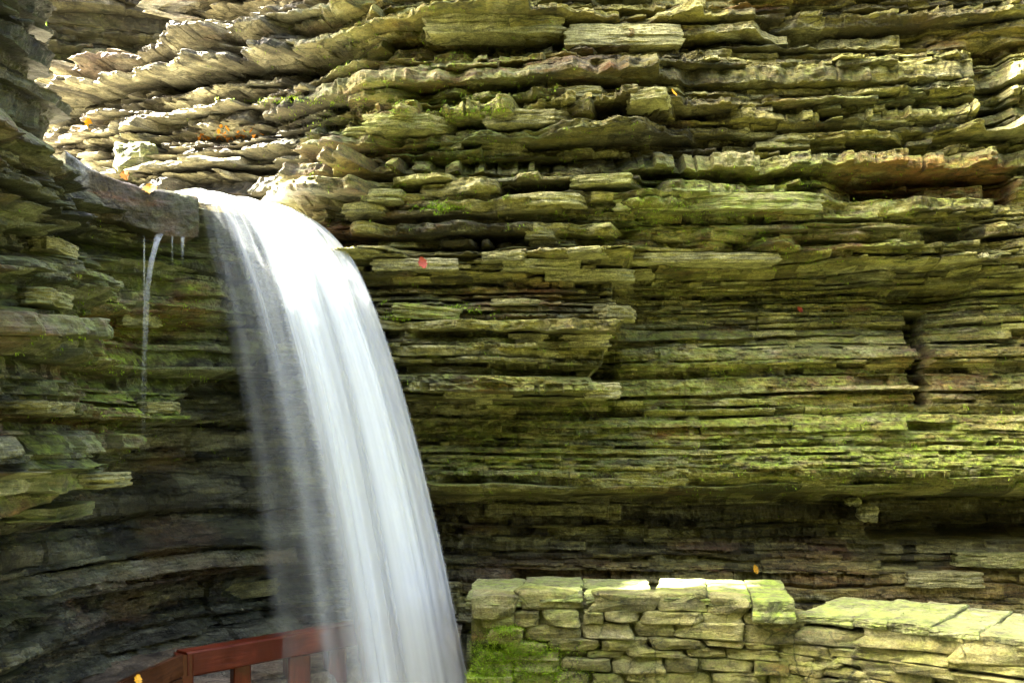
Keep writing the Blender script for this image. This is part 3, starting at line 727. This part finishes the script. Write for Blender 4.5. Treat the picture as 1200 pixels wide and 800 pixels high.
# ---------------------------------------------------------------- timber railing on the path behind the fall
def wood_material(name, c0, c1, c2):
    m = NT(name); co = m.n('ShaderNodeTexCoord').outputs['Object']
    g = m.noise(m.mapping(co, (1.2, 14, 14)), 3, 8, .65, .6)
    col = m.ramp(g, [(.3, c0), (.5, c1), (.72, c2)])
    wetn = m.maprange(m.noise(co, 2.5, 4), .35, .6)
    col = m.mix(wetn, col, tuple(c * .45 for c in c1))
    nrm = m.bump(g, .5, .006)
    m.bsdf(col, m.maprange(wetn, 0, 1, .65, .3), nrm, .2); return m.m
M_red = wood_material('wet red-brown timber', (.05, .009, .003), (.135, .022, .007), (.21, .05, .015))
M_brown = wood_material('wet brown timber', (.03, .011, .004), (.085, .03, .010), (.14, .06, .022))
def timber(name, a, b, w, h, mat, parent, seed=0, up=(0, 0, 1)):
    """square-sawn timber from a to b with eased arrises and a slight wobble"""
    a = Vector(a); b = Vector(b); d = b - a; L = d.length; x = d.normalized(); u = Vector(up)
    y = u.cross(x).normalized(); z = x.cross(y)
    e = min(w, h) * .08; n = max(6, int(L / .04))
    prof = [(-w / 2 + e, -h / 2), (w / 2 - e, -h / 2), (w / 2, -h / 2 + e), (w / 2, h / 2 - e), (w / 2 - e, h / 2), (-w / 2 + e, h / 2), (-w / 2, h / 2 - e), (-w / 2, -h / 2 + e)]
    V = []; 
    for i in range(n + 1):
        for k, (p, r) in enumerate(prof):
            j = .004 * float(vn2(i * .5, k * 3.1 + seed, seed)); V.append((i / n * L, p + j, r + j))
    q = [[i * 8 + k, i * 8 + (k + 1) % 8, (i + 1) * 8 + (k + 1) % 8, (i + 1) * 8 + k] for i in range(n) for k in range(8)] + [list(range(7, -1, -1)), list(range(n * 8, n * 8 + 8))]
    o = make_mesh(name, np.array(V), q, mat)
    Mx = Matrix((x, y, z)).transposed().to_4x4(); Mx.translation = a
    o.parent = parent; o.matrix_parent_inverse = Matrix.Translation(-Vector(parent.location)); o.matrix_basis = Mx
    return o
def railing():
    r = thing('wooden_railing', 'wet red-brown timber railing on the path behind the waterfall', 'railing', W(290, 800, 6.9) * np.array([1, 1, 0]))
    p0, p1 = W(213, 777, 6.6), W(460, 734, 7.85); p1[2] = p0[2]
    timber('top_rail', p0, p1, .13, .15, M_red, r, 1)
    for i, (px, Y, w, m) in enumerate(((281, 6.92, .11, M_red), (347, 7.22, .15, M_red), (392, 7.45, .13, M_red), (432, 7.62, .13, M_red))):
        b = W(px, HOR, Y); timber('post', (b[0], b[1] + .02, -.25), (b[0], b[1] + .02, p0[2] - .076), w, w, m, r, 5 + i, up=(.45, -.9, 0))
    # boarded panel running towards the viewer
    a0 = W(212, HOR, 6.56); a1 = W(70, HOR, 5.3)
    dirv = (a1 - a0); nb = 5
    for i in range(nb):
        zt = p0[2] + .06 - i * .135
        timber('board', (a0[0], a0[1], zt - .06), (a1[0], a1[1], zt - .06), .035, .128, M_brown, r, 20 + i)
    timber('end_post', (a0[0] + .0, a0[1] + .05, -.4), (a0[0], a0[1] + .05, p0[2] + .06), .10, .12, M_red, r, 31, up=(.45, -.9, 0))
    return r
railing()

# ---------------------------------------------------------------- ray helper: what surface lies under a photo pixel
bpy.context.view_layer.update()
DG = bpy.context.evaluated_depsgraph_get()
def hit(px, py, skip=()):
    d = Vector(((px - 600) / F, 1, (HOR - py) / F)).normalized(); o = Vector((0, 0, EYE))
    for _ in range(12):
        ok, loc, nrm, idx, ob, _m = scene.ray_cast(DG, o, d)
        if not ok: return None
        if ob.name.split('.')[0] in ('curtain', 'veil', 'water_trickle') : o = loc + d * .002; continue
        return np.array(loc), np.array(nrm), ob
    return None

# ---------------------------------------------------------------- separate slabs and blocks on the ledges
def ledge_slab(name, label, x0, x1, y0, y1, mat, seed, moss=.2, wet=0., tone=.7, proud=.10, shape='slab', group=None, depth=None, tilt=0.0):
    hs = [hit(x0 + (x1 - x0) * f, (y0 + y1) / 2 + dy) for f in (.15, .35, .5, .65, .85) for dy in (-3, 3)]
    Y = float(np.median([h[0][1] for h in hs if h])) - proud
    w = (x1 - x0) / F * Y; t = (y1 - y0) / F * Y; d = depth or max(.3, proud * 3)
    c = W((x0 + x1) / 2, y1, Y); rng = np.random.default_rng(seed)
    n = max(4, int(w / .12)); fr = []
    for i in range(n + 1):
        f = i / n; fr.append((-w / 2 + w * f, (.25 * d * (abs(f - .5) * 2) ** 3 if shape == 'lens' else (.06 * math.sin(f * 5 + seed) * d + .75 * d * max(0, (f - .72) / .28) ** 1.6 + .5 * d * max(0, .2 - f)) if shape == 'tongue' else .06 * d * (abs(f - .5) * 2) ** 6) + rng.normal(0, .012)))
    out = fr + [(w / 2 * .96, d), (-w / 2 * .96, d)]
    o = slab(name, out, t, mat, seed, c, moss=moss, wet=wet, tone=tone, layers=2 if t < .05 else (4 if t < .1 else 6), rough=.013, tilt=(0, tilt), res=.015)
    return tag(o, label, 'rock', group)
ledge_slab('rock_slab', 'longest thin pale slab jutting from the middle of the cliff', 735, 915, 296, 307, M_slab, 301, moss=.1, tone=.95, proud=.16)
ledge_slab('rock_slab', 'pale thin slab with an angular tip left of the long bright slab', 640, 745, 315, 328, M_slab, 302, moss=.3, tone=.85, proud=.08)
ledge_slab('rock_slab', 'thin greenish slab sticking out just above the angular tipped one', 590, 680, 304, 315, M_slab, 303, moss=.4, tone=.7, proud=.09)
ledge_slab('rock_slab', 'grey wet slab beside the waterfall with a red leaf on it', 436, 536, 303, 316, M_slab, 304, moss=.05, wet=.25, tone=.75, proud=.12)
ledge_slab('rock_slab', 'mossy green tilted slab right of the waterfall, below the grey one', 460, 538, 358, 374, M_slab, 305, moss=1, tone=.3, proud=.14, tilt=.1)
ledge_slab('rock_slab', 'small pale lens of rock on the face of the buttress', 597, 647, 391, 401, M_slab, 306, moss=.1, tone=.95, proud=.06, shape='lens')
ledge_slab('rock_slab', 'blunt pale slab at the foot of the buttress corner', 686, 728, 448, 466, M_slab, 307, moss=.1, tone=.95, proud=.06, shape='lens')
ledge_slab('rock_slab', 'cracked pale layered slab at the buttress corner', 655, 714, 392, 406, M_slab, 308, moss=.05, tone=.95, proud=.05)
ledge_slab('rock_slab', 'thick pale green slab above the wall at the right edge', 1128, 1240, 648, 665, M_slab, 309, moss=.4, tone=.7, proud=.16, shape='lens')
ledge_slab('rock_slab', 'pale pinkish slab lying under the cave above the stone wall', 1066, 1152, 671, 688, M_slab, 310, moss=.05, tone=.8, proud=.08)
ledge_slab('rock_slab', 'flat pale lens shaped stone set in the dark bowl above the railing', 243, 322, 684, 702, M_slab, 312, moss=.1, wet=.2, tone=.75, proud=.05, shape='lens', tilt=-.1)
ledge_slab('rock_slab', 'bright green-grey slab with a chipped corner high on the cliff', 498, 660, 14, 38, M_slab, 313, moss=.25, tone=.7, proud=.10)
ledge_slab('rock_slab', 'broad pale slab with a scalloped edge right of the chipped slab', 664, 800, 28, 52, M_slab, 314, moss=.15, tone=.8, proud=.08)
ledge_slab('rock_slab', 'mossy long low ledge slab under the rusty alcove', 722, 965, 226, 245, M_slab, 315, moss=1, tone=.5, proud=.10)
ledge_slab('rock_slab', 'thick dark wet ledge slab at the left edge below the shale', -40, 62, 596, 612, M_shale, 316, moss=.5, wet=.3, tone=.85, proud=.10, depth=.6)
ledge_slab('rock_slab', 'square-ended loose slab tilted out of the left buttress', 78, 132, 556, 571, M_slab, 317, moss=.3, wet=.2, tone=.6, proud=.08)
ledge_slab('rock_slab', 'pale cap stone on a ledge behind the thin trickle', 150, 198, 471, 484, M_slab, 318, moss=.3, tone=.7, proud=.06, shape='lens')
ledge_slab('rock_slab', 'green topped flat stone under the wide trickle', 136, 172, 368, 380, M_slab, 319, moss=.5, tone=.7, proud=.10)
ledge_slab('rock_slab', 'pale wedge of shale poking out near the top of the left buttress', 30, 63, 277, 292, M_slab, 320, moss=.05, tone=.85, proud=.12)
ledge_slab('rock_slab', 'squarish mossy stone in the left buttress', 8, 58, 338, 356, M_slab, 321, moss=.5, wet=.3, tone=.4, proud=.08)
ledge_slab('rock_slab', 'broad flat slab at the left edge beneath the grey rubble', -10, 55, 470, 484, M_slab, 322, moss=.2, wet=.3, tone=.4, proud=.12)

for i_, (x0, x1, y0, y1, pr, mo, to, lab) in enumerate([
 (741, 793, 103, 115, .14, .3, .8, 'pale tongue of rock with a yellow leaf at its broken tip'),
 (647, 722, 102, 114, .12, .2, .8, 'thin pale tongue just left of the one with the yellow leaf'),
 (567, 690, 129, 145, .12, .1, .6, 'long brownish block of bedrock under the thin pale tongues'),
 (425, 538, 133, 150, .14, .7, .7, 'mossy green-topped slab above the sunlit ledges near the waterfall'),
 (402, 484, 149, 161, .16, .8, .5, 'mossy slab just under the green-topped one near the waterfall'),
 (565, 623, 164, 181, .12, .2, .8, 'short pale chipped block in the middle of the upper cliff'),
 (670, 760, 204, 215, .15, .6, .7, 'flat mossy slab with an angular end left of the long mossy ledge'),
 (590, 700, 226, 239, .15, .3, .85, 'broad pale plate projecting from the middle of the cliff'),
 (422, 484, 222, 235, .15, .5, .5, 'rounded greenish slab high to the right of the waterfall'),
 (400, 464, 238, 249, .18, .1, .7, 'grey plate just beneath the rounded greenish slab by the waterfall'),
 (616, 660, 270, 279, .13, .3, .7, 'upper of two small stacked tongues left of the broad cliff ledge'),
 (621, 669, 281, 288, .16, .3, .85, 'lower of two small stacked tongues left of the broad cliff ledge'),
 (667, 715, 289, 295, .14, .4, .8, 'thin sliver of pale rock stepping down right of the stacked tongues'),
 (565, 626, 294, 304, .13, .2, .6, 'grey-green plate above the thin greenish slab on the buttress'),
 (738, 772, 315, 320, .16, .1, .95, 'small bright chip of rock below the long bright slab'),
 (697, 752, 358, 372, .14, .1, .6, 'tan flat block projecting from the top corner of the buttress'),
 (575, 650, 350, 357, .12, .1, .5, 'thin brown plate in the dark band across the buttress'),
 (520, 600, 455, 466, .10, .4, .7, 'long pale ledge plate along the foot of the buttress')]):
    ledge_slab('rock_slab', lab, x0, x1, y0, y1, M_slab, 340 + i_, moss=mo, tone=to, proud=pr, shape='tongue')

def boulder(name, label, px, py, w, h, mat, seed, moss, wet=0, tone=.5):
    hh = hit(px, py); Y = hh[0][1] - .10
    W_, H_ = w / F * Y, h / F * Y
    V, q = round_stone(W_, H_, W_ * .8, seed, power=3.0, nx=20, ny=12, amp=.35)
    c = W(px, py, Y); P = np.zeros((len(V), 4), np.float32); P[:] = (tone, moss, wet, 1)
    o = make_mesh(name, V, q, mat, None, False, P); o.location = [float(a) for a in c]
    return tag(o, label, 'rock')
boulder('boulder', 'mossy pointed boulder standing behind the lip slab', 160, 188, 44, 42, M_shale, 411, .35, tone=.4)
boulder('boulder', 'pale squared block under the cliff overhang left of the cave', 1017, 601, 26, 20, M_slab, 412, .1, tone=.9)
boulder('boulder', 'yellowish rounded block above the pale squared one', 998, 588, 20, 11, M_slab, 413, .4, tone=.6)

# ---------------------------------------------------------------- leaves, moss, twig
def leaf_material(name, c):
    m = NT(name); co = m.n('ShaderNodeTexCoord').outputs['Object']
    col = m.mix(m.maprange(m.noise(co, 60, 3), .35, .65), c, tuple(a * .6 for a in c))
    m.bsdf(col, .55, None, .4); return m.m
M_yel = leaf_material('yellow leaf', (.85, .42, .01)); M_ora = leaf_material('orange leaf', (.85, .33, .015)); M_red_l = leaf_material('red leaf', (.34, .05, .012))
def leaf_mesh(size, seed):
    rng = np.random.default_rng(seed); n = 9; V = []; q = []
    for i in range(n + 1):
        t = i / n; hw = size * .34 * math.sin(math.pi * min(1, t * .97 + .03)) ** .8 * (1 + .25 * math.sin(i * 2.6)); z = .12 * size * math.sin(t * 2.6 + seed)
        for s in (-1, -.5, 0, .5, 1): V.append((s * hw, (t - .5) * size, z + .12 * size * abs(s) * (.5 + rng.random() * .3)))
    V = np.array(V); q = grid_faces(n + 1, 5)
    # paper-thin but closed: add an underside
    k = len(V); V2 = V - np.array([0, 0, .0012]); 
    return np.vstack([V, V2]), np.vstack([q, q[:, ::-1] + k])
LEAVES = [
 (147, 214, 15, M_ora, 'orange leaf on the left end of the lip slab', .2), (160, 217, 14, M_yel, 'small yellow leaf beside the drooping one on the lip slab', .9),
 (177, 224, 24, M_yel, 'largest yellow leaf drooping over the edge of the lip slab', .2), (200, 222, 14, M_yel, 'yellow leaf at the right end of the lip slab near the water', 1.5),
 (496, 312, 15, M_red_l, 'red-orange leaf standing on the grey slab beside the waterfall', .3), (888, 670, 11, M_yel, 'orange-yellow leaf on the dark rock just above the coping', .5),
 (937, 369, 9, M_red_l, 'tiny red leaf on the shaded cliff, the upper of two', .4), (978, 458, 9, M_red_l, 'tiny red leaf low on the shaded cliff, the lower of two', .4),
 (157, 796, 14, M_yel, 'bright yellow leaf on the boards of the railing', .7), (788, 114, 10, M_yel, 'yellow leaf stuck at a ledge end high on the cliff', 1.),
 (108, 146, 18, M_yel, 'yellow leaf on a sunlit ledge high on the left', .9), (162, 172, 20, M_yel, 'yellow leaf on the tip of the pointed boulder', 1.1)]
for i, (px, py, s, m, lab, rot) in enumerate(LEAVES):
    h = hit(px, py)
    if not h: continue
    if px == 496:      # stands against the front of the grey slab
        sl_ = next(o for o in COL.objects if o.get('label', '').startswith('grey wet slab beside')); h = (W(px, py - 2, sl_.location.y - .01), np.array([0, -1., 0]), sl_)
    Y = h[0][1]; V, q = leaf_mesh(s / F * Y, i)
    o = make_mesh('fallen_leaf', V, q, m, None, True); o.location = Vector(h[0]) + Vector(h[1]) * .03 + Vector((0, -.02, .008))
    o.rotation_euler = (R_(50 + 25 * random.random()), R_(random.uniform(-30, 30)), rot); tag(o, lab, 'leaf')
rl = random.Random(7); dproto = None
for i in range(34):
    px = rl.uniform(232, 305); py = 162 - (px - 232) * .10 + rl.gauss(0, 3)
    h = hit(px, py)
    if not h: continue
    if dproto is None:
        V, q = leaf_mesh(.085, 99); o = dproto = make_mesh('fallen_leaf', V, q, M_ora, None, True)
        tag(o, 'small orange leaf in the drift along the sunlit ledge', 'leaf', 'orange leaves drifted on the sunlit ledge')
    else: o = dproto.copy(); COL.objects.link(o)
    o.location = Vector(h[0]) + Vector(h[1]) * .012 + Vector((0, -.01, .006)); o.scale = [rl.uniform(.7, 1.2)] * 3
    o.rotation_euler = (rl.uniform(.2, 1.2), rl.uniform(-.5, .5), rl.uniform(0, 6))

def moss_material():
    m = NT('moss fronds'); co = m.n('ShaderNodeTexCoord').outputs['Object']
    col = m.mix(m.maprange(m.noise(co, 30, 3), .35, .65), (.11, .22, .008), (.36, .52, .03)); m.bsdf(col, .8, None, .2); return m.m
M_moss = moss_material()
def moss_patch(name, label_spots, seed, n, length, on, up=-2):
    rng = np.random.default_rng(seed); V = []; k = 0
    pts = []
    for (px, py, rx, ry, cnt) in label_spots:
        for _ in range(cnt):
            a, b = rng.normal(0, .5, 2); h = hit(px + a * rx, py + b * ry)
            if h is not None and h[2].name.split('.')[0] in on and h[1][2] > up: pts.append((h[0], h[1]))
    for p, nn in pts:
        for _ in range(n):
            q = p + rng.normal(0, .012, 3); d = nn * .7 + np.array([0, -.2, .35]) + rng.normal(0, .45, 3); d /= np.linalg.norm(d)
            L = length * rng.uniform(.5, 1.4); sd2 = np.cross(d, rng.normal(0, 1, 3)); sd2 /= np.linalg.norm(sd2) + 1e-6
            w = L * .22
            V += [q - sd2 * w - nn * .004, q + sd2 * w - nn * .004, q + sd2 * w * .4 + d * L, q - sd2 * w * .4 + d * L]
    V = np.array(V); return stuff(make_mesh(name, V, np.arange(len(V)).reshape(-1, 4), M_moss))
moss_patch('moss', [(575, 762, 60, 16, 1500), (560, 785, 40, 24, 900), (620, 765, 60, 10, 420), (590, 790, 80, 14, 700), (640, 790, 50, 12, 300), (590, 738, 25, 4, 200)], 3, 8, .0075, ('stonework', 'mortar'))
moss_patch('moss', [(500, 364, 60, 8, 160), (480, 372, 40, 4, 60), (520, 243, 30, 5, 90), (340, 118, 70, 4, 60), (560, 131, 60, 6, 50)], 4, 7, .016, ('cliff_face', 'rock_slab'))
moss_patch('ledge_moss', [(500, 130, 200, 110, 900), (845, 245, 260, 60, 800), (870, 530, 640, 60, 1100), (900, 440, 500, 110, 500), (160, 430, 130, 130, 500)], 6, 7, .011, ('cliff_face', 'rock_slab', 'shale_bowl'), .35)

# twig hanging at the top left
def twig():
    a = W(36, -30, 8.2); b = W(64, 46, 8.0); V = []; n = 16; q = []
    for i in range(n + 1):
        t = i / n; c = a + (b - a) * t + np.array([.03 * math.sin(t * 5), 0, .02 * math.sin(t * 7)])
        r = .016 * (1 - .75 * t)
        for k in range(6): an = k * math.pi / 3; V.append(c + np.array([math.cos(an) * r, math.sin(an) * r, 0]))
    for i in range(n):
        for k in range(6): q.append([i * 6 + k, i * 6 + (k + 1) % 6, (i + 1) * 6 + (k + 1) % 6, (i + 1) * 6 + k])
    P = np.tile(np.array([.4, .9, 0, 1], np.float32), (len(V), 1))
    tag(make_mesh('twig', np.array(V), np.array(q), M_moss, None, True, P), 'thin mossy twig hanging in the dark upper left corner', 'twig')
twig()

# ---------------------------------------------------------------- unseen trees added over the gorge rim so their crowns shade cliff and wall
def leafgreen():
    m = NT('tree leaves'); co = m.n('ShaderNodeTexCoord').outputs['Object']
    c = m.mix(m.maprange(m.noise(co, 2, 3), .35, .65), (.05, .09, .012), (.11, .13, .02)); m.bsdf(c, .6, None, .3); return m.m
M_leafg = leafgreen()
def shade_tree(label, base, crown_c, crown_r, n, seed):
    rng = np.random.default_rng(seed); t = thing('shade_tree', label, 'shade_tree', base)
    inv = Matrix.Translation(-Vector(t.location)); base = np.array(base); cc = np.array(crown_c)
    V = []; q = []; nn = 14
    def limb(a, b, r0, r1):
        k = len(V)
        for i in range(nn + 1):
            f = i / nn; c = a + (b - a) * f + .12 * np.array([math.sin(f * 4 + seed), math.cos(f * 3), 0]) * f; r = r0 + (r1 - r0) * f
            for j in range(8): an = j * math.pi / 4; V.append(c + np.array([math.cos(an) * r, math.sin(an) * r, 0]))
        for i in range(nn):
            for j in range(8): q.append([k + i * 8 + j, k + i * 8 + (j + 1) % 8, k + (i + 1) * 8 + (j + 1) % 8, k + (i + 1) * 8 + j])
    limb(base, cc, .22, .08)
    for _ in range(9): f = rng.uniform(.45, .9); a = base + (cc - base) * f; limb(a, cc + rng.normal(0, .45, 3) * np.array(crown_r), .07, .015)
    o = make_mesh('trunk', np.array(V), np.array(q), M_brown, t, True); o.matrix_parent_inverse = inv
    cl = rng.normal(0, .45, (70, 3)) * np.array(crown_r) + cc
    c = cl[rng.integers(0, 70, n)] + rng.normal(0, .28, (n, 3))
    a = rng.normal(0, 1, (n, 3)); a /= np.linalg.norm(a, axis=1, keepdims=True); b = np.cross(a, rng.normal(0, 1, (n, 3))); b /= np.linalg.norm(b, axis=1, keepdims=True)
    s = rng.uniform(.05, .11, (n, 1))
    Vc = np.stack([c - a * s, c + b * s * .6, c + a * s, c - b * s * .6], 1).reshape(-1, 3)
    o = make_mesh('crown', Vc, np.arange(len(Vc)).reshape(-1, 4), M_leafg, t); o.matrix_parent_inverse = inv
shade_tree('unseen leaning broadleaf added on top of the side wall to shade the cliff', (-7.0, 6.4, 5.4), (-4.9, 8.6, 10.0), (1.7, 1.9, 2.0), 30000, 5)
shade_tree('taller unseen broadleaf added behind the leaning one to dapple the cliff', (-9.2, 6.4, 5.4), (-7.4, 8.7, 13.4), (2.2, 2.2, 2.6), 11000, 9)
shade_tree('unseen broadleaf added on the side wall rim to shade the stone wall', (-9.0, 4.6, 5.2), (-7.4, 6.2, 10.6), (1.8, 1.9, 2.0), 26000, 12)
